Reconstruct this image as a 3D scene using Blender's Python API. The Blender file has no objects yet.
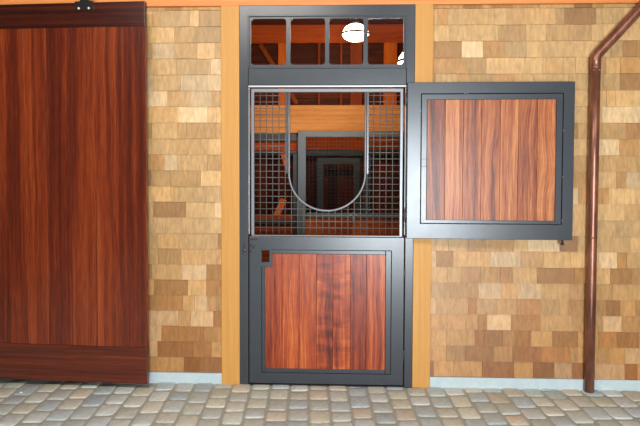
import bpy, bmesh, math, random
from mathutils import Vector, Matrix
R = random.Random(11)
sc = bpy.context.scene
col = sc.collection
PI = math.pi

# ------------------------------------------------------------------ materials
def newmat(name):
    m = bpy.data.materials.new(name); m.use_nodes = True
    nt = m.node_tree
    for n in list(nt.nodes): nt.nodes.remove(n)
    out = nt.nodes.new('ShaderNodeOutputMaterial')
    b = nt.nodes.new('ShaderNodeBsdfPrincipled')
    nt.links.new(b.outputs[0], out.inputs[0])
    return m, nt, b, out

def srgb(r, g, b):
    f = lambda c: (c/255/12.92) if c <= 10.3 else ((c/255+0.055)/1.055)**2.4
    return (f(r), f(g), f(b), 1)

def noise(nt, vec, scale=1.0, detail=3.0, rough=0.55):
    n = nt.nodes.new('ShaderNodeTexNoise'); n.inputs['Scale'].default_value = scale
    n.inputs['Detail'].default_value = detail; n.inputs['Roughness'].default_value = rough
    if vec is not None: nt.links.new(vec, n.inputs['Vector'])
    return n.outputs['Fac']

def mapping(nt, vec, scale, loc=(0, 0, 0)):
    n = nt.nodes.new('ShaderNodeMapping'); n.inputs['Scale'].default_value = scale
    n.inputs['Location'].default_value = loc
    nt.links.new(vec, n.inputs['Vector']); return n.outputs[0]

def ramp(nt, fac, stops):
    n = nt.nodes.new('ShaderNodeValToRGB'); e = n.color_ramp.elements
    e[0].position, e[0].color = stops[0]; e[1].position, e[1].color = stops[-1]
    for p, c in stops[1:-1]:
        k = e.new(p); k.color = c
    nt.links.new(fac, n.inputs[0]); return n.outputs[0]

def math_(nt, op, a, b=None, c=None):
    n = nt.nodes.new('ShaderNodeMath'); n.operation = op
    for i, v in enumerate((a, b, c)):
        if v is None: continue
        if isinstance(v, (int, float)): n.inputs[i].default_value = v
        else: nt.links.new(v, n.inputs[i])
    return n.outputs[0]

def mixc(nt, fac, a, b, mode='MIX'):
    n = nt.nodes.new('ShaderNodeMix'); n.data_type = 'RGBA'; n.blend_type = mode
    for i, v in ((0, fac), (6, a), (7, b)):
        if isinstance(v, (int, float)): n.inputs[i].default_value = v
        elif isinstance(v, tuple): n.inputs[i].default_value = v
        else: nt.links.new(v, n.inputs[i])
    return n.outputs[2]

def attr(nt, name):
    n = nt.nodes.new('ShaderNodeAttribute'); n.attribute_name = name; return n

def bump(nt, b, h, strength=0.3, dist=0.01):
    n = nt.nodes.new('ShaderNodeBump'); n.inputs['Strength'].default_value = strength
    n.inputs['Distance'].default_value = dist
    nt.links.new(h, n.inputs['Height']); nt.links.new(n.outputs[0], b.inputs['Normal'])

def wood(name, stops, axis='Z', rough=0.35, warp=0.035, freq=26, coat=0.0, tint=0.35, along=0.55, spec=0.5):
    """striped hardwood: grain runs along `axis`; the per board attribute rnd moves the figure"""
    m, nt, b, _ = newmat(name)
    tc = nt.nodes.new('ShaderNodeTexCoord').outputs['Object']
    s = nt.nodes.new('ShaderNodeSeparateXYZ'); nt.links.new(tc, s.inputs[0])
    if axis == 'Z': u, v = s.outputs[0], s.outputs[2]
    elif axis == 'X': u, v = s.outputs[2], s.outputs[0]
    else: u, v = s.outputs[0], s.outputs[1]
    rnd = attr(nt, 'rnd').outputs['Fac']; fig = attr(nt, 'fig').outputs['Fac']
    sh = math_(nt, 'MULTIPLY', rnd, 61.0)
    def comb(a, c, d):
        n = nt.nodes.new('ShaderNodeCombineXYZ')
        for i, x in enumerate((a, c, d)):
            if isinstance(x, (int, float)): n.inputs[i].default_value = x
            else: nt.links.new(x, n.inputs[i])
        return n.outputs[0]
    low = noise(nt, comb(math_(nt, 'MULTIPLY', u, 3.5), math_(nt, 'MULTIPLY', v, 1.3), sh), 1.0, 1.5)
    amp = math_(nt, 'MULTIPLY_ADD', math_(nt, 'FRACT', math_(nt, 'MULTIPLY', rnd, 7.77)), 2.2*warp*3, warp)
    uw = math_(nt, 'MULTIPLY_ADD', math_(nt, 'SUBTRACT', low, 0.5), amp, u)
    st = noise(nt, comb(math_(nt, 'MULTIPLY', uw, freq), math_(nt, 'MULTIPLY', v, along), sh), 1.0, 5.0, 0.72)
    fine = noise(nt, comb(math_(nt, 'MULTIPLY', uw, freq*9), math_(nt, 'MULTIPLY', v, 7.0), sh), 1.0, 2.0)
    fac = math_(nt, 'ADD', st, math_(nt, 'MULTIPLY', math_(nt, 'SUBTRACT', fine, 0.5), 0.42))
    fac = math_(nt, 'ADD', fac, math_(nt, 'MULTIPLY', math_(nt, 'SUBTRACT', rnd, 0.5), tint))
    curl = noise(nt, comb(math_(nt, 'MULTIPLY', uw, 6), math_(nt, 'MULTIPLY', v, 16.0), sh), 1.0, 3.0)
    fac = math_(nt, 'ADD', fac, math_(nt, 'MULTIPLY', math_(nt, 'MULTIPLY', math_(nt, 'SUBTRACT', curl, 0.52), fig), 0.55))
    c = ramp(nt, fac, stops)
    nt.links.new(c, b.inputs['Base Color'])
    b.inputs['Roughness'].default_value = rough
    b.inputs['Coat Weight'].default_value = coat; b.inputs['Coat Roughness'].default_value = 0.22
    b.inputs['Specular IOR Level'].default_value = spec
    bump(nt, b, fine, 0.08, 0.002)
    return m

sap_lower = wood('sapele_red', [(0.27, srgb(66, 20, 8)), (0.41, srgb(126, 44, 16)), (0.55, srgb(166, 70, 26)), (0.72, srgb(202, 110, 48))], rough=0.36, coat=0.08, warp=0.014, freq=24, spec=.35)
sap_upper = wood('sapele_pale', [(0.29, srgb(62, 26, 12)), (0.42, srgb(126, 60, 27)), (0.54, srgb(164, 88, 42)), (0.72, srgb(198, 128, 72))], rough=0.38, coat=0.05, warp=0.02, freq=24, spec=.35)
sap_barn = wood('sapele_dark', [(0.22, srgb(56, 18, 8)), (0.44, srgb(94, 32, 13)), (0.58, srgb(124, 49, 19)), (0.78, srgb(154, 70, 29))], rough=0.3, coat=0.2, warp=0.008, freq=22, tint=0.42, along=.35)
sap_barn_h = wood('sapele_dark_rail', [(0.24, srgb(44, 14, 8)), (0.44, srgb(72, 25, 12)), (0.6, srgb(96, 36, 16)), (0.8, srgb(124, 52, 24))], axis='X', rough=0.3, coat=0.2, warp=0.006, freq=30)
fir = [(0.25, srgb(192, 134, 60)), (0.5, srgb(202, 144, 66)), (0.75, srgb(210, 156, 78))]
fir_v = wood('honey_fir', fir, rough=0.55, freq=30, warp=0.012, tint=0.1)
fir_h = wood('honey_fir_beam', [(0.25, srgb(204, 116, 52)), (0.5, srgb(222, 136, 68)), (0.75, srgb(232, 156, 88))], axis='X', rough=0.55, freq=30, warp=0.012, tint=0.1)
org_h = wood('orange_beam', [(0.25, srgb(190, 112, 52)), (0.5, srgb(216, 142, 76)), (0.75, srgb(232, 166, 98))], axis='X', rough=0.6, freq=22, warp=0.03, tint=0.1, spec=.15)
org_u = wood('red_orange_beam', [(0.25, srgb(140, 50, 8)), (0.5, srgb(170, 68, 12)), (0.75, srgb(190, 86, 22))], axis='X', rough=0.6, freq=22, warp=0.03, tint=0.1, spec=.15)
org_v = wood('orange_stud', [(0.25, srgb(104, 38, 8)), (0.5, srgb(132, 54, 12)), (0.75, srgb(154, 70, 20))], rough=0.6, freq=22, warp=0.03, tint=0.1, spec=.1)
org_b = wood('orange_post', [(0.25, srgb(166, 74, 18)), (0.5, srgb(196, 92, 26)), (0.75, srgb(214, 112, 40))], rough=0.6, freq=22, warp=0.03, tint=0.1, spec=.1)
plank_o = wood('orange_brown_plank', [(0.25, srgb(100, 44, 18)), (0.5, srgb(136, 64, 28)), (0.75, srgb(168, 88, 42))], axis='X', rough=0.6, freq=16, tint=0.5, spec=.15)
plank_h = wood('brown_plank', [(0.25, srgb(56, 18, 4)), (0.5, srgb(84, 29, 6)), (0.75, srgb(108, 42, 10))], axis='X', rough=0.6, freq=14, tint=0.5, spec=.12)
plank_v = wood('maroon_plank', [(0.25, srgb(58, 20, 14)), (0.5, srgb(96, 36, 22)), (0.75, srgb(130, 56, 34))], rough=0.6, freq=16, tint=0.4, spec=.15)

def steel(name, c, rough, metal=0.0, spec=0.5, vary=0.05):
    m, nt, b, _ = newmat(name)
    tc = nt.nodes.new('ShaderNodeTexCoord').outputs['Object']
    n = noise(nt, tc, 9.0, 4.0)
    cc = mixc(nt, math_(nt, 'MULTIPLY', n, vary*4), tuple(x*(1-vary) for x in c[:3])+(1,), tuple(min(1, x*(1+vary)) for x in c[:3])+(1,))
    nt.links.new(cc, b.inputs['Base Color'])
    rr = math_(nt, 'MULTIPLY_ADD', n, 0.05, rough-0.025); nt.links.new(rr, b.inputs['Roughness'])
    b.inputs['Metallic'].default_value = metal; b.inputs['Specular IOR Level'].default_value = spec
    return m
paint = steel('slate_painted_steel', srgb(50, 55, 61), 0.29, 0.0, 0.65, 0.02)
paint_in = steel('slate_painted_steel_stall', srgb(82, 92, 102), 0.4)
galv = steel('brushed_bare_steel', srgb(128, 130, 134), 0.36, 0.3)
edge = steel('lit_steel_edge', srgb(205, 206, 205), 0.35, 0.2)  # pale colour paints in the light caught on the door stop's edge
wire = steel('wire_grey', srgb(112, 106, 102), 0.45, 0.2)
far_in = steel('far_grey_steel', srgb(54, 58, 62), 0.5)  # even dark grey steel of the far gate
black = steel('black_iron', srgb(14, 14, 15), 0.45)
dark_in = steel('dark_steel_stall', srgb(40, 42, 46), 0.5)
zinc = steel('zinc_bolt', srgb(215, 215, 210), 0.3, 0.6)

m, nt, b, _ = newmat('aged_copper')
tc = nt.nodes.new('ShaderNodeTexCoord').outputs['Object']
n = noise(nt, mapping(nt, tc, (9, 9, 2.2)), 1.0, 5.0, 0.65)
nt.links.new(ramp(nt, n, [(0.3, srgb(98, 60, 48)), (0.5, srgb(136, 88, 70)), (0.7, srgb(176, 122, 98))]), b.inputs['Base Color'])
b.inputs['Metallic'].default_value = 0.55
nt.links.new(math_(nt, 'MULTIPLY_ADD', n, 0.25, 0.22), b.inputs['Roughness'])
copper = m

def coloured(name, nscale, sc3, contrast, rough, bs, bd, spec=0.3):
    m, nt, b, _ = newmat(name)
    tc = nt.nodes.new('ShaderNodeTexCoord').outputs['Object']
    r = attr(nt, 'rnd').outputs['Fac']
    mp = nt.nodes.new('ShaderNodeVectorMath'); mp.operation = 'MULTIPLY'
    nt.links.new(tc, mp.inputs[0]); mp.inputs[1].default_value = sc3
    ad = nt.nodes.new('ShaderNodeVectorMath'); ad.operation = 'ADD'
    cb = nt.nodes.new('ShaderNodeCombineXYZ'); nt.links.new(math_(nt, 'MULTIPLY', r, 43.0), cb.inputs[0]); nt.links.new(math_(nt, 'MULTIPLY', r, 17.0), cb.inputs[2])
    nt.links.new(mp.outputs[0], ad.inputs[0]); nt.links.new(cb.outputs[0], ad.inputs[1])
    n = noise(nt, ad.outputs[0], nscale, 4.0, 0.6)
    k = math_(nt, 'MULTIPLY_ADD', math_(nt, 'SUBTRACT', n, 0.5), contrast, 1.0)
    cc = nt.nodes.new('ShaderNodeCombineColor')
    for i in range(3): nt.links.new(k, cc.inputs[i])
    nt.links.new(mixc(nt, 1.0, attr(nt, 'col').outputs['Color'], cc.outputs[0], 'MULTIPLY'), b.inputs['Base Color'])
    b.inputs['Roughness'].default_value = rough; b.inputs['Specular IOR Level'].default_value = spec
    bump(nt, b, n, bs, bd)
    return m
shingle_m = coloured('cedar_shingle', 1.0, (46, 20, 13), 1.0, 0.46, 0.5, 0.003, 0.5)
stone_m = coloured('cobble_stone', 1.0, (38, 38, 38), 0.55, 0.7, 0.5, 0.004)

def plain(name, c, rough=0.8, nscale=20, vary=0.15, bs=0.2):
    m, nt, b, _ = newmat(name)
    tc = nt.nodes.new('ShaderNodeTexCoord').outputs['Object']
    n = noise(nt, tc, nscale, 5.0, 0.65)
    nt.links.new(mixc(nt, n, tuple(x*(1-vary) for x in c[:3])+(1,), tuple(min(1, x*(1+vary)) for x in c[:3])+(1,)), b.inputs['Base Color'])
    b.inputs['Roughness'].default_value = rough
    bump(nt, b, n, bs, 0.004); return m
sand = plain('sand_joint', srgb(172, 172, 160), 0.95, 60, 0.3, 0.5)
concrete = plain('pale_concrete', srgb(186, 200, 202), 0.8, 28, 0.16)
rubber = plain('brown_stall_mat', srgb(70, 52, 40), 0.9)
plaster = plain('tan_board', srgb(74, 56, 42), 0.85, 6)
backing = plain('backing_board', srgb(96, 66, 40), 0.9)
paper = plain('white_scrap', srgb(238, 238, 232), 0.7)

m, nt, b, out = newmat('window_glass')
g = nt.nodes.new('ShaderNodeBsdfGlossy'); g.inputs['Roughness'].default_value = 0.02
t = nt.nodes.new('ShaderNodeBsdfTransparent'); fr = nt.nodes.new('ShaderNodeFresnel'); fr.inputs[0].default_value = 1.45
mx = nt.nodes.new('ShaderNodeMixShader')
nt.links.new(fr.outputs[0], mx.inputs[0]); nt.links.new(t.outputs[0], mx.inputs[1]); nt.links.new(g.outputs[0], mx.inputs[2])
nt.links.new(mx.outputs[0], out.inputs[0]); nt.nodes.remove(b); glass = m

def emis(name, c, s):
    m, nt, b, out = newmat(name)
    b.inputs['Base Color'].default_value = c
    b.inputs['Emission Color'].default_value = c; b.inputs['Emission Strength'].default_value = s
    return m
globe_m = emis('lit_globe', (1.0, 0.86, 0.66, 1), 14.0)

# ------------------------------------------------------------------ mesh helper
class MB:
    def __init__(s): s.v = []; s.f = []; s.r = []; s.c = []; s.g = []; s.mi = []; s.sm = []; s.off = 0
    def add(s, vs, fs, rnd=0.5, c=(1, 1, 1, 1), fig=0.0, mi=0, sm=False):
        o = len(s.v); s.v += [tuple(v) for v in vs]
        for f in fs:
            s.f.append(tuple(i+o for i in f)); s.r.append(rnd); s.c.append(c); s.g.append(fig); s.mi.append(mi); s.sm.append(sm)
        return s
    def box(s, x0, x1, y0, y1, z0, z1, **k):
        vs = [(x, y, z) for x in (x0, x1) for y in (y0, y1) for z in (z0, z1)]
        return s.add(vs, [(0, 1, 3, 2), (4, 6, 7, 5), (0, 4, 5, 1), (2, 3, 7, 6), (0, 2, 6, 4), (1, 5, 7, 3)], **k)
    def bar(s, a, b_, w, d, up=(0, 1, 0), **k):
        """square bar from a to b_, w across, d along `up`"""
        a = Vector(a); b_ = Vector(b_); t_ = (b_-a).normalized(); u = Vector(up); sd = t_.cross(u).normalized()
        vs = [p + sd*i*w/2 + u*j*d/2 for p in (a, b_) for i in (-1, 1) for j in (-1, 1)]
        return s.add(vs, [(0, 1, 3, 2), (4, 6, 7, 5), (0, 4, 5, 1), (2, 3, 7, 6), (0, 2, 6, 4), (1, 5, 7, 3)], **k)
    def tube(s, pts, r, n=8, caps=True, **k):
        pts = [Vector(p) for p in pts]; rings = []; ref = None
        for i, p in enumerate(pts):
            t_ = (pts[min(i+1, len(pts)-1)]-pts[max(i-1, 0)]).normalized()
            if ref is None: ref = Vector((0, 1, 0)) if abs(t_.y) < 0.9 else Vector((1, 0, 0))
            sd = t_.cross(ref).normalized(); up = sd.cross(t_).normalized(); ref = up
            rr = r[i] if isinstance(r, (list, tuple)) else r
            rings.append([p + (sd*math.cos(2*PI*j/n)+up*math.sin(2*PI*j/n))*rr for j in range(n)])
        vs = [v for g_ in rings for v in g_]; fs = []
        for i in range(len(pts)-1):
            for j in range(n):
                a = i*n+j; b_ = i*n+(j+1) % n
                fs.append((a, b_, b_+n, a+n))
        if caps: fs += [tuple(range(n))[::-1], tuple((len(pts)-1)*n+j for j in range(n))]
        k.setdefault('sm', True)
        return s.add(vs, fs, **k)
    def lathe(s, prof, c, axis='Z', n=28, **k):
        c = Vector(c); vs = []; fs = []
        for (r, h) in prof:
            for j in range(n):
                a = 2*PI*j/n; x, y = r*math.cos(a), r*math.sin(a)
                vs.append(c+(Vector((x, y, h)) if axis == 'Z' else Vector((x, h, y))))
        for i in range(len(prof)-1):
            for j in range(n):
                a = i*n+j; b_ = i*n+(j+1) % n; fs.append((a, b_, b_+n, a+n))
        fs += [tuple(range(n))[::-1], tuple((len(prof)-1)*n+j for j in range(n))]
        k.setdefault('sm', True)
        return s.add(vs, fs, **k)
    def plate(s, o, h, y0, y1, r=0.0, seg=5, sides=(1, 1, 1, 1), **k):
        """plate o=(x0,x1,z0,z1) with a hole h of corner radius r; outer sides left,right,bottom,top"""
        x0, x1, z0, z1 = o; a0, a1, b0, b1 = h
        oc = [(x0, z0), (x1, z0), (x1, z1), (x0, z1)]
        cc = [(a0+r, b0+r, PI), (a1-r, b0+r, 1.5*PI), (a1-r, b1-r, 0), (a0+r, b1-r, .5*PI)]
        arcs = []
        for (cx_, cz_, a) in cc:
            arcs.append([(cx_+r*math.cos(a+PI/2*i/seg), cz_+r*math.sin(a+PI/2*i/seg)) for i in range(seg+1)] if r > 0 else [(cx_, cz_)])
        vs = []; fs = []
        idx = {}
        def vid(p, y):
            key = (round(p[0], 6), round(p[1], 6), y)
            if key not in idx: idx[key] = len(vs); vs.append((p[0], y, p[1]))
            return idx[key]
        for y, fl in ((y0, 0), (y1, 1)):
            for q in range(4):
                A = arcs[q]; B = arcs[(q+1) % 4]
                polys = [[oc[q], A[i+1], A[i]] for i in range(len(A)-1)] + [[oc[q], oc[(q+1) % 4], B[0], A[-1]]]
                for p in polys:
                    f = [vid(t_, y) for t_ in p]
                    fs.append(tuple(f if not fl else f[::-1]))
        ring = [p for A in arcs for p in A]
        for i in range(len(ring)):
            p, q_ = ring[i], ring[(i+1) % len(ring)]
            fs.append((vid(p, y0), vid(q_, y0), vid(q_, y1), vid(p, y1)))
        for q, fl in ((0, sides[2]), (1, sides[1]), (2, sides[3]), (3, sides[0])):
            if fl:
                p, q_ = oc[q], oc[(q+1) % 4]
                fs.append((vid(p, y1), vid(q_, y1), vid(q_, y0), vid(p, y0)))
        return s.add(vs, fs, **k)
    def build(s, name, mats, parent=None, bevel=0.0, seg=2, loc=None):
        me = bpy.data.meshes.new(name); me.from_pydata(s.v, [], s.f)
        if not isinstance(mats, (list, tuple)): mats = [mats]
        for m_ in mats: me.materials.append(m_)
        for p, mi, sm in zip(me.polygons, s.mi, s.sm): p.material_index = mi; p.use_smooth = sm
        a = me.attributes.new('rnd', 'FLOAT', 'FACE'); a.data.foreach_set('value', s.r)
        a = me.attributes.new('fig', 'FLOAT', 'FACE'); a.data.foreach_set('value', s.g)
        a = me.attributes.new('col', 'FLOAT_COLOR', 'CORNER')
        cs = []
        for f, c in zip(s.f, s.c): cs += list(c)*len(f)
        a.data.foreach_set('color', cs)
        bm = bmesh.new(); bm.from_mesh(me); bmesh.ops.recalc_face_normals(bm, faces=bm.faces); bm.to_mesh(me); bm.free()
        o = bpy.data.objects.new(name, me); col.objects.link(o)
        if parent is not None: o.parent = parent
        if loc: o.location = loc
        if bevel:
            md = o.modifiers.new('bevel', 'BEVEL'); md.width = bevel; md.segments = seg; md.limit_method = 'ANGLE'; md.angle_limit = 0.7
        return o

def thing(name, label, cat, loc=(0, 0, 0), rz=0.0, group=None):
    o = bpy.data.objects.new(name, None); col.objects.link(o); o.location = loc; o.rotation_euler = (0, 0, rz)
    o.empty_display_size = 0.1; o['label'] = label; o['category'] = cat
    if group: o['group'] = group
    return o
def struct(o, label=None):
    o['kind'] = 'structure'
    if label: o['label'] = label
    return o

# ------------------------------------------------------------------ floor of setts
fl = MB(); fl.box(-4.6, 4.6, -8.6, 0.19, -0.12, -0.007, mi=0)
pal = [(158, 166, 164), (152, 160, 160), (163, 167, 158), (168, 167, 152), (168, 161, 146), (147, 156, 158), (166, 171, 166), (170, 170, 158), (156, 162, 156)]
TH = math.radians(3.3); W = 0.151
def stone(u0, u1, w0, w1):
    """pillow topped sett in column coordinates (u across, w along)"""
    g = 0.0085; j = lambda: R.uniform(-.005, .005)
    c = [(u0+g+j(), w0+g+j()), (u1-g+j(), w0+g+j()), (u1-g+j(), w1-g+j()), (u0+g+j(), w1-g+j())]
    cx_, cw = (u0+u1)/2, (w0+w1)/2
    ring = []
    for q in range(4):
        p, a, b_ = c[q], c[q-1], c[(q+1) % 4]
        rr = R.uniform(.02, .034)
        va = Vector((a[0]-p[0], a[1]-p[1])).normalized(); vb = Vector((b_[0]-p[0], b_[1]-p[1])).normalized()
        P = Vector(p)
        ring += [P+va*rr, P+(va+vb)*rr*0.28, P+vb*rr]
    h = R.uniform(-.003, .003)
    tx, tw = R.uniform(-.02, .02), R.uniform(-.02, .02)
    vs = []; n = len(ring)
    for sc_, z in ((1, -.03), (1, -.0075), (.95, -.0025), (.84, .0005)):
        for p in ring:
            x, w = cx_+(p.x-cx_)*sc_, cw+(p.y-cw)*sc_
            vs.append((x, w, z+h+(x-cx_)*tx+(w-cw)*tw if z > -.02 else z))
    vs.append((cx_, cw, .001+h))
    cs, sn = math.cos(TH), math.sin(TH)
    vs = [(x*cs-w*sn, x*sn+w*cs, z) for x, w, z in vs]
    fs = [(k*n+i, k*n+(i+1) % n, (k+1)*n+(i+1) % n, (k+1)*n+i) for k in range(3) for i in range(n)]
    fs += [(3*n+i, 3*n+(i+1) % n, 4*n) for i in range(n)]
    b_ = R.choice(pal); k = R.uniform(.94, 1.06)
    fl.add(vs, fs, rnd=R.random(), c=srgb(*[min(255, x*k*1.23) for x in b_]), mi=1, sm=True)
for i in range(-32, 33):
    u0 = i*W+0.012; w = -8.5 + R.uniform(0, .24) + (i % 2)*.115
    while w < 0.16:
        L = R.uniform(.165, .225)
        cxm, cwm = u0+W/2, w+L/2
        X = cxm*math.cos(TH)-cwm*math.sin(TH); Y = cxm*math.sin(TH)+cwm*math.cos(TH)
        if -4.45 < X < 4.45 and -8.4 < Y < 0.12 and not (Y+L/2 > 0.0 and w+L > .2): stone(u0, u0+W, w, w+L)
        w += L
struct(fl.build('floor', [sand, stone_m]))
f2 = MB(); f2.box(-4.6, 4.6, 0.19, 9.2, -0.12, 0.0); struct(f2.build('floor_stalls', rubber))

# ------------------------------------------------------------------ front wall with shingles
fw = MB()
for (a, c) in ((-4.6, -0.70), (0.70, 4.6)): fw.box(a, c, 0.045, 0.19, 0, 4.3, mi=0)
fw.box(-0.70, 0.70, 0.045, 0.19, 3.0, 4.3, mi=0)
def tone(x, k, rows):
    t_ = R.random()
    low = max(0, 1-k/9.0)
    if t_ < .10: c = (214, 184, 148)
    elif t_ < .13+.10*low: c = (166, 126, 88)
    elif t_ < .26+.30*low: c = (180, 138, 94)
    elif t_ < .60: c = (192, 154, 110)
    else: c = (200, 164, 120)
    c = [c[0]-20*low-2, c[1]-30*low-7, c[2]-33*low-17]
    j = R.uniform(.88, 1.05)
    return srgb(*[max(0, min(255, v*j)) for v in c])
z0 = .082; k = 0
edges = [z0]
while edges[-1] < 2.98: edges.append(edges[-1]+(.1246 if k < 12 else .1258)); k += 1
for (xa, xb) in ((-3.6, -0.828), (0.808, 3.6)):
    for k in range(len(edges)-1):
        za, zb = edges[k], min(edges[k+1], 2.99)
        x = xa - R.uniform(0, .1)
        while x < xb-.01:
            w = R.choice([.07, .10, .13, .15, .17, .2, .22, .24, .27])*R.uniform(.9, 1.1)
            x1 = min(x+w, xb)
            if xb-x1 < .04: x1 = xb
            x0 = max(x, xa)
            if x1-x0 > .01:
                g = .0006; dz = R.uniform(-.002, .002)
                t0 = R.uniform(.0, .003)
                yb, yt = .031-t0, .039-t0*.5
                a, b_ = x0+g, x1-g; tl = R.uniform(-.0022, .0022)*min(1, (b_-a)/.12)
                top = min(zb+.006, 2.99)
                vs = [(a, yb-tl, za+dz), (b_, yb+tl, za+dz), (b_, yt+tl, top), (a, yt-tl, top), (a, .046, za+dz), (b_, .046, za+dz), (b_, .046, top), (a, .046, top)]
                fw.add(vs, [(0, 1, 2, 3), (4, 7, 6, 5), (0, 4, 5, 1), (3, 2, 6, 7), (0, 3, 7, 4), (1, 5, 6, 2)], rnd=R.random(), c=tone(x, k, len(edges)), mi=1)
            x = x1
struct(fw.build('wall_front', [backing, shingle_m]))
for nm, a, c in (('baseboard_left', -1.7, -.833), ('baseboard_right', .813, 3.6)):
    b_ = MB(); b_.box(a, c, .014, .046, -.02, .081); struct(b_.build(nm, concrete, bevel=.003))
for nm, a, c in (('trim_2', -.835, -.69), ('trim_3', .676, .815)):
    b_ = MB(); b_.box(a, c, .004, .045, -.01, 2.989, rnd=R.random()); struct(b_.build(nm, fir_v, bevel=.003))
b_ = MB(); b_.box(-4.5, 4.5, .014, .045, 2.99, 3.32, rnd=.4); struct(b_.build('trim_1', fir_h, bevel=.004))

# ------------------------------------------------------------------ stall door frame with transom
fr_ = thing('stall_door_frame', 'slate grey steel door frame around the stall doorway, with four-pane transom window on top', 'door frame')
o = MB()
o.plate((-.689, .675, -.004, 2.988), (-.62, .612, .004, 2.91), 0, .13)
# the sill is removed from view by sinking it into the paving
o.build('frame', paint, fr_, bevel=.003)
o = MB(); o.box(-.6195, .6115, .004, .126, 2.37, 2.502); o.build('transom_rail', paint, fr_, bevel=.004)
ts = MB()
px_ = [(-.6, -.323), (-.29, -.019), (.012, .278), (.312, .587)]
cells = [-.617, -.3065, -.0035, .295, .609]
for q, (a, c) in enumerate(px_):
    ts.plate((cells[q], cells[q+1], 2.503, 2.909), (a, c, 2.53, 2.888), .012, .032, r=.026, sides=(q == 0, q == 3, 1, 1))
sash = ts.build('transom_sash', paint, fr_)
bd = MB(); bd.plate((-.6215, .6135, 2.499, 2.9125), (-.612, .604, 2.508, 2.903), -.002, .006); bd.build('transom_bead', paint, fr_, bevel=.0015)
for a, c in px_:
    g_ = MB(); g_.box(a-.008, c+.008, .028, .034, 2.522, 2.896); g_.build('pane', glass, fr_)
st = MB(); st.box(-.6195, -.615, .03, .06, 1.2, 2.357); st.box(.607, .6115, .03, .06, 1.2, 2.357); st.box(-.6195, .6115, .01, .06, 2.357, 2.369)
st.build('door_stop', edge, fr_, bevel=.001)
for z in (1.13, 1.105, 1.055):
    o = MB(); o.lathe([(.008, 0), (.008, -.006), (.004, -.008)], (-.655, -.003, z), axis='Y', n=10); o.build('keeper_screw', paint, fr_)
o = MB(); o.lathe([(.016, 0), (.016, -.006), (.010, -.010)], (-.648, -.003, 1.078), axis='Y', n=14); o.build('latch_keeper', paint, fr_)

# ------------------------------------------------------------------ lower stall door
ld = thing('lower_stall_door', 'closed lower half door of red-brown planks in a grey steel frame, under the grille', 'stall door')
o = MB(); o.plate((-.613, .605, .014, 1.184), (-.515, .507, .098, 1.079), .002, .029); o.build('door_frame', paint, ld, bevel=.003)
o = MB(); o.box(-.5145, -.4885, .008, .028, .0985, .955); o.box(.461, .5065, .008, .028, .0985, 1.0785); o.box(-.4885, .461, .008, .028, .0985, .1315); o.box(-.435, .461, .008, .028, 1.046, 1.0785); o.build('bead', paint, ld, bevel=.004)
o = MB()
bx_ = [-.489, -.352, -.218, -.080, .048, .187, .312, .461]
figs = [0, .2, 0, .9, 1.0, .15, 0]; rn = [.52, .60, .50, .36, .42, .20, .62]
o = MB()
for q in range(7):
    a, c = bx_[q]+.0007, bx_[q+1]-.0007
    if q == 0:
        o.box(a, c, .014, .028, .128, .955, rnd=rn[q], fig=figs[q]); o.box(-.44, c, .014, .028, .955, 1.05, rnd=rn[q], fig=figs[q])
    else: o.box(a, c, .014, .028, .128, 1.05, rnd=rn[q], fig=figs[q])
o.build('wood_panel', sap_lower, ld, bevel=.0015, seg=1)
o = MB(); o.plate((-.530, -.430, .945, 1.092), (-.514, -.453, .982, 1.076), -.001, .0015); lp_ = o.build('latch_plate', paint, ld, bevel=.002)
for (x, z) in ((-.592, 1.163), (-.572, 1.163), (-.552, 1.163), (-.598, 1.115), (-.585, 1.095), (-.60, 1.065), (-.575, 1.105)):
    o = MB(); o.lathe([(.007, .002), (.007, -.004), (.003, -.006)], (x, 0, z), axis='Y', n=10); o.build('rivet', dark_in, ld)
for z in (.25, .9):
    o = MB(); o.tube([(.609, -.004, z-.05), (.609, -.004, z+.05)], .006, 10); o.build('hinge', paint, ld)

# ------------------------------------------------------------------ yoke grille above it
yg = thing('yoke_grille', 'square wire mesh grille with a U-shaped neck opening, above the closed lower door', 'grille', (0, .035, 1.19))
Z = 1.19
def zz(z): return z-Z
o = MB(); o.plate((-.601, .5915, zz(1.186), zz(2.347)), (-.576, .567, zz(1.194), zz(2.318)), -.012, .012); o.build('grille_frame', galv, yg, bevel=.004)
cxu, czu, ru = -.001, zz(1.682), .3
pts = [(cxu-ru, -.004, zz(2.318)), (cxu-ru, -.004, zz(2.0))] + [(cxu+ru*math.cos(PI+PI*i/28), -.004, czu+ru*.98*math.sin(PI+PI*i/28)) for i in range(29)] + [(cxu+ru, -.004, zz(2.0)), (cxu+ru, -.004, zz(2.318))]
o = MB(); o.tube(pts, .0085, 10); o.build('yoke_bar', galv, yg)
for s_ in (-1, 1):
    o = MB(); o.box(cxu+s_*.318-.006, cxu+s_*.318+.006, -.004, .008, czu, zz(2.318)); o.build('yoke_stiffener', paint, yg)
o = MB(); wr = .0031
x = -.576+.046
while x < .56:
    d = abs(x-cxu)
    top = zz(2.318) if d > ru else czu - ru*.98*math.sqrt(max(0, 1-(d/ru)**2))
    o.tube([(x, .0, zz(1.206)), (x, .0, top)], wr, 6); x += .0496
z = zz(1.206)+.046
while z < zz(2.31):
    if z > czu: w = ru
    elif z < czu-ru*.98: w = 0
    else: w = ru*math.sqrt(1-((czu-z)/(ru*.98))**2)
    if w < .02: o.tube([(-.576, .004, z), (.567, .004, z)], wr, 6)
    else: o.tube([(-.576, .004, z), (cxu-w, .004, z)], wr, 6); o.tube([(cxu+w, .004, z), (.567, .004, z)], wr, 6)
    z += .0496
o.build('wire_mesh', wire, yg)

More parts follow.
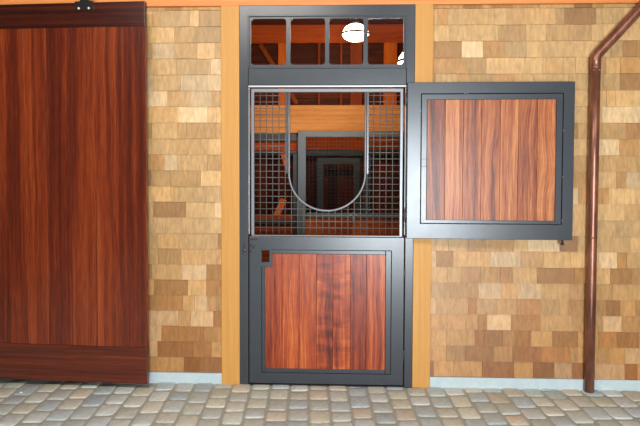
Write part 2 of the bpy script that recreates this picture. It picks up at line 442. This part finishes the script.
# ------------------------------------------------------------------ upper door swung open
ud = thing('upper_stall_door', 'open upper half door with paler reddish planks, folded back against the shingle wall', 'stall door', (.616, -.05, 1.184), -math.radians(1.9))
o = MB(); o.plate((0, 1.248, 0, 1.198), (.104, 1.166, .117, 1.112), 0, .04); o.build('door_frame', paint, ud, bevel=.003)
o = MB(); o.plate((.1075, 1.1625, .1205, 1.1085), (.150, 1.116, .146, 1.066), .003, .036); o.build('bead', paint, ud, bevel=.003)
o = MB(); n7 = [.150, .289, .425, .563, .704, .838, .978, 1.116]
rn = [.22, .66, .50, .48, .64, .52, .56]; fg = [.1, 0, .1, 0, 0, .1, .3]
for q in range(7): o.box(n7[q]+.0008, n7[q+1]-.0008, .010, .034, .142, 1.07, rnd=rn[q]+.011*q, fig=fg[q])
o.build('wood_panel', sap_upper, ud, bevel=.0015, seg=1)
for z in (.555, .610):
    o = MB(); o.box(.104, .150, -.001, .004, z, z+.004); o.build('bead_joint', dark_in, ud)
o = MB(); o.tube([(1.18, .02, -.035), (1.18, .02, .01)], .008, 10); o.lathe([(.013, -.037), (.013, -.028)], (1.18, .02, 0), n=12); o.build('bolt', black, ud)
for z in (.12, 1.02):
    o = MB(); o.tube([(-.006, .01, z), (-.006, .01, z+.1)], .008, 10); o.build('hinge', paint, ud)
for (x, z) in ((.43, 1.113), (.45, 1.113), (1.166, .83), (1.166, .48), (1.166, .15), (.47, .115), (.1, .98), (.103, .33)):
    o = MB(); o.lathe([(.004, .0), (.004, -.003)], (x, 0, z), axis='Y', n=8); o.build('weld_spot', zinc, ud)

# ------------------------------------------------------------------ sliding barn door
bdn = thing('sliding_barn_door', 'large dark red-brown plank barn door at left, standing in front of the shingle wall', 'barn door', (-1.385, -.15, .045), -math.radians(3.3))
o = MB(); bxs = [-1.55, -1.39, -1.19, -.985, -.80, -.605, -.40, -.235, -.001]
rn = [.45, .35, .40, .62, .30, .50, .64, .34]
for q in range(8): o.box(bxs[q]+.0006, bxs[q+1]-.0006, .008, .044, .2, 2.8, rnd=rn[q])
o.build('planks', sap_barn, bdn, bevel=.0015, seg=1)
o = MB(); o.box(-1.55, 0, 0, .045, 0, .285, rnd=.6); o.build('bottom_rail', sap_barn_h, bdn, bevel=.004)
o = MB(); o.box(-1.55, 0, 0, .045, 2.755, 2.942, rnd=.02); o.build('top_rail', sap_barn_h, bdn, bevel=.004)
o = MB(); o.box(-.55, -.40, -.008, -.0005, 2.882, 2.95); o.box(-.51, -.44, -.008, -.0005, 2.95, 3.10); hg = o.build('hanger', black, bdn, bevel=.002)
for x in (-.517, -.437):
    o = MB(); o.lathe([(.011, -.008), (.011, -.014), (.006, -.018)], (x, 0, 2.895), axis='Y', n=12); o.build('bolt', zinc, hg)
o = MB(); o.lathe([(.045, -.02), (.05, -.017), (.045, -.003)], (-.475, .015, 3.085), axis='Y', n=20); o.build('roller', black, hg)

# ------------------------------------------------------------------ copper downspout
ds = thing('copper_downspout', 'brown copper downspout with an angled top, running down the shingles at right', 'pipe', (2.036, -.028, 0))
A = Vector((0, 0, 2.58)); dr = Vector((.324, 0, .355)).normalized()
pts = [(0, 0, -.01), (0, 0, .6), (0, 0, 1.2), (0, 0, 1.8), (0, 0, 2.51)]
o = MB(); o.tube(pts, [.036, .036, .036, .037, .037], 24); o.build('pipe', copper, ds)
bend = [Vector((0, 0, 2.48)), Vector((0, 0, 2.545))]
for i in range(1, 8):
    t_ = i/8; bend.append(Vector((0, 0, 2.545))*(1-t_)**2 + A*2*t_*(1-t_) + (A+dr*.035)*t_**2)
bend += [A+dr*.035, A+dr*.4, A+dr*1.1]
o = MB(); o.tube(bend, .038, 24); o.build('elbow', copper, ds)
for z in (1.20, 2.495):
    o = MB(); o.tube([(0, 0, z-.006), (0, 0, z-.004), (0, 0, z+.004), (0, 0, z+.006)], [.037, .0395, .0395, .037], 24); o.build('joint_ring', copper, ds)

for x in (-.03, .015):
    o = MB(); o.lathe([(.005, -.038), (.003, -.044)], (x, 0, 2.47), axis='Y', n=8); o.build('rivet', zinc, ds)

o = MB(); o.add([(0, 0, .0), (.018, .004, .0), (.014, .02, 0), (-.004, .014, 0), (.002, .002, .006), (.017, .005, .008), (.013, .018, .005), (-.002, .013, .007)], [(0, 3, 2, 1), (4, 5, 6, 7), (0, 1, 5, 4), (1, 2, 6, 5), (2, 3, 7, 6), (3, 0, 4, 7)])
sp = o.build('paper_scrap', paper, loc=(-2.33, -.27, .004)); sp['label'] = 'tiny white scrap lying on the paving below the barn door'; sp['category'] = 'litter'

# ------------------------------------------------------------------ stall interior
def pl(name, y, x0, x1, z0, z1, n, mat, th=.03, axis='X'):
    o = MB()
    if axis == 'X':
        h = (z1-z0)/n
        for i in range(n): o.box(x0, x1, y, y+th, z0+i*h+.002, z0+(i+1)*h-.002, rnd=R.random())
    else:
        h = (x1-x0)/n
        for i in range(n): o.box(x0+i*h+.001, x0+(i+1)*h-.001, y, y+th, z0, z1, rnd=R.random())
    return o.build(name, mat)
struct(pl('wall_stall_gable', 3.78, -2.2, 2.2, 2.57, 4.3, 14, plank_h))
def timber(name, x0, x1, y0, y1, z0, z1, mat):
    o = MB(); o.box(x0, x1, y0, y1, z0, z1, rnd=R.random()); return struct(o.build(name, mat, bevel=.004))
timber('trim_4', -2.2, 2.2, 3.56, 3.78, 2.195, 2.575, org_h)
timber('trim_5', -2.2, 2.2, 3.70, 3.779, 3.45, 3.70, org_u)
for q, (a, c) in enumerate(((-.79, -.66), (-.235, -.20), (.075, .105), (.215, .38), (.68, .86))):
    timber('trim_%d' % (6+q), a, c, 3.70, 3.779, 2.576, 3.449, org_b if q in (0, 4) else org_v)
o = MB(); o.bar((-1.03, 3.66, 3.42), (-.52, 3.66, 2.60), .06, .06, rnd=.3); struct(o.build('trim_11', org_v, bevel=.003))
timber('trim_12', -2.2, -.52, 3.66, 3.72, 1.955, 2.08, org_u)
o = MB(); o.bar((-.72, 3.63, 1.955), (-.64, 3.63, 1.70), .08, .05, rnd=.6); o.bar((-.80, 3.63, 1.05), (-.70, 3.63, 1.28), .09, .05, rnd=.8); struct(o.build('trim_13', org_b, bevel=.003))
struct(pl('wall_stall_rear', 3.62, -2.2, -.52, 0.0, 1.06, 9, plank_o))
rr = thing('stall_rail', 'dark steel rails between the wooden planks at left behind the wire grille', 'rail', (-1.36, 3.6, 0))
for z0_, z1_ in ((2.085, 2.19), (1.915, 1.95), (.93, .985)):
    o = MB(); o.box(-.84, .84, -.03, .02, z0_, z1_); o.build('rail', dark_in, rr, bevel=.003)
for s_ in (-.82, .82):
    o = MB(); o.box(s_-.03, s_+.03, -.02, .02, 0, 1.914); o.build('post', dark_in, rr, bevel=.003)

def gate(name, label, loc, w, h, mid, mat, wood_, fine, lower=True, pw=.11, th=.08):
    g_ = thing(name, label, 'gate', loc)
    o = MB(); o.plate((0, w, .01, h), (pw, w-pw, .10, h-th), -.03, .03); o.build('gate_frame', mat, g_, bevel=.004)
    o = MB(); o.box(pw, w-pw, -.035, .025, mid-.035, mid+.03); o.build('middle_rail', mat, g_, bevel=.003)
    o = MB(); x = pw+.04
    while x < w-pw: o.tube([(x, 0, mid+.03), (x, 0, h-th)], .0035, 5); x += fine
    z = mid+.07
    while z < h-th: o.tube([(pw, .006, z), (w-pw, .006, z)], .0035, 5); z += fine
    o.build('wire_mesh', dark_in, g_)
    o = MB(); n_ = 9; ww = (w-2*pw)/n_
    for i in range(n_): o.box(pw+i*ww+.001, pw+(i+1)*ww-.001, -.012, .012, .09, mid-.036, rnd=R.random())
    o.build('wood_panel', wood_, g_)
    return g_
g1 = gate('mesh_stall_gate', 'blue-grey steel framed mesh gate seen through the U opening at the back of the stall', (-.487, 3.4, 0), 2.1, 2.21, 1.08, paint_in, plank_o, .05)
o = MB(); o.box(.74, .76, -.05, -.036, .98, 1.12); o.box(.70, .80, -.05, -.036, 1.07, 1.10); o.build('latch', galv, g1, bevel=.002)
timber('trim_14', 1.66, 1.80, 3.6, 3.78, 0, 2.194, org_v)
struct(pl('wall_stall_rear_right', 3.62, 1.8, 2.2, 0.0, 2.19, 9, plank_h))
# the next stall beyond
struct(pl('wall_far', 7.25, -3.4, 3.4, 0.0, 2.06, 34, plank_v, axis='Z'))
struct(pl('wall_far_gable', 7.3, -3.4, 3.4, 2.30, 4.3, 14, plank_h))
timber('trim_15', -3.4, 3.4, 7.1, 7.29, 2.06, 2.31, org_u)
fr2 = thing('far_stall_rail', 'dark steel rail under the far orange beam, seen through the mesh gate', 'rail', (0, 7.05, 0))
o = MB(); o.box(-3.2, 3.2, -.03, .03, 1.94, 2.055); o.build('rail', dark_in, fr2, bevel=.003)
o = MB(); o.box(.52, .655, -.02, .02, .0, 1.939); o.build('post', paint_in, fr2, bevel=.003)
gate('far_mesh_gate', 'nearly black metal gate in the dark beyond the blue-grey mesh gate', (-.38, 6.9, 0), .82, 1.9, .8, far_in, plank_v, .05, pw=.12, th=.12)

# stall side partitions, outer walls, ceiling
for nm, x in (('wall_partition_left', -2.23), ('wall_partition_right', 2.2)):
    o = MB(); n_ = 12
    for i in range(n_): o.box(x, x+.03, .2, 3.6, i*.2+.002, (i+1)*.2-.002, rnd=R.random())
    struct(o.build(nm, plank_v))
o = MB(); o.box(-4.75, -4.6, -8.75, 9.3, -.1, 4.3); struct(o.build('wall_left', plaster))
o = MB(); o.box(4.6, 4.75, -8.75, 9.3, -.1, 4.3); struct(o.build('wall_right', plaster))
o = MB(); o.box(-4.6, 4.6, 9.2, 9.3, -.1, 4.3); struct(o.build('wall_rear', plank_h))
o = MB()
for i in range(40): o.box(-4.75, 4.75, -8.75+i*.452, -8.75+(i+1)*.452-.004, 4.3, 4.36, rnd=R.random())
struct(o.build('ceiling', plank_h))
# wall behind the viewer with a wide open doorway to daylight
o = MB(); o.box(-4.6, .35, -8.75, -8.6, -.1, 4.3); o.box(2.6, 4.6, -8.75, -8.6, -.1, 4.3); o.box(.35, 2.6, -8.75, -8.6, 3.1, 4.3)
struct(o.build('wall_back', plaster))

# lamps
def lamp(loc, r, label):
    l = thing('globe_lamp', label, 'lamp', loc, group='round lamps in the stall')
    o = MB(); o.lathe([(r*.18, r*.66), (r*.45, r*.62), (r*.72, r*.46), (r*.88, r*.24), (r*.96, .013)], (0, 0, 0), n=32); o.build('globe_top', globe_m, l)
    o = MB(); o.lathe([(r*.98, -.016), (r*.96, -r*.14), (r*.82, -r*.36), (r*.55, -r*.52), (r*.2, -r*.60)], (0, 0, 0), n=32); o.build('globe_bottom', globe_m, l)
    o = MB(); o.lathe([(r*.94, -.015), (r*1.02, -.010), (r*1.02, .006), (r*.90, .015)], (0, 0, 0), n=32); o.build('ring', dark_in, l)
    o = MB(); o.lathe([(.05, r*.665), (.05, r*.9), (.02, r*.95), (.012, 4.28-loc[2])], (0, 0, 0), n=16); o.build('stem', dark_in, l)
    return l
lamp((.272, 3.0, 3.425), .172, 'glowing white globe lamp with a dark ring, seen through the third transom pane')
lamp((.818, 1.2, 2.762), .172, 'glowing lamp, only a sliver of it at the right edge of the last pane')

for q in (ld, ud, bdn, fr_): q['kind'] = 'thing'
# ------------------------------------------------------------------ light
w = bpy.data.worlds.new('World'); sc.world = w; w.use_nodes = True
w.node_tree.nodes['Background'].inputs[0].default_value = (0.72, 0.84, 1.0, 1)
w.node_tree.nodes['Background'].inputs[1].default_value = 2.2
def area(name, loc, rot, sx, sy, p, c):
    l = bpy.data.lights.new(name, 'AREA'); l.shape = 'RECTANGLE'; l.size = sx; l.size_y = sy; l.energy = p; l.color = c
    o = bpy.data.objects.new(name, l); col.objects.link(o); o.location = loc; o.rotation_euler = rot; return o
area('doorway_daylight', (1.1, -8.5, 1.15), (PI/2, 0, 0), 1.4, 2.2, 620, (.86, .94, 1.0))
area('aisle_lamp', (-1.2, -3.4, 4.1), (math.radians(28), 0, 0), 2.2, 1.0, 140, (1.0, .95, .87))
area('aisle_lamp', (2.4, -3.6, 4.1), (math.radians(28), 0, 0), 2.2, 1.0, 58, (1.0, .95, .87))
area('stall_lamp', (-.2, .6, 2.95), (math.radians(70), 0, 0), 1.6, .3, 54, (1.0, .76, .48))
area('far_stall_fill', (0, 5.0, 3.0), (math.radians(60), 0, 0), 1.0, .4, 26, (1.0, .78, .5))  # unseen fill light, added to brighten the far orange beam

# ------------------------------------------------------------------ camera
yaw, pit, roll = [math.radians(a) for a in (2.24, -2.06, 0.18)]
def cdir(v):
    x, y, z = v
    c, s = math.cos(roll), math.sin(roll); x, z = c*x-s*z, s*x+c*z
    c, s = math.cos(pit), math.sin(pit); y, z = c*y-s*z, s*y+c*z
    c, s = math.cos(yaw), math.sin(yaw); x, y = c*x-s*y, s*x+c*y
    return Vector((x, y, z))
cd = bpy.data.cameras.new('camera'); co = bpy.data.objects.new('camera', cd); col.objects.link(co)
M = Matrix((cdir((1, 0, 0)), cdir((0, 0, 1)), -cdir((0, 1, 0)))).transposed().to_4x4()
M.translation = (.1283, -4.69, 1.7408)
co.matrix_world = M
cd.sensor_width = 36; cd.lens = 600/640*36; cd.shift_y = -25.4/640; cd.clip_start = .05
sc.camera = co
sc.view_settings.view_transform = 'Standard'; sc.view_settings.look = 'None'
sc.view_settings.exposure = -0.12; sc.view_settings.gamma = 1.0; sc.view_settings.use_curve_mapping = False
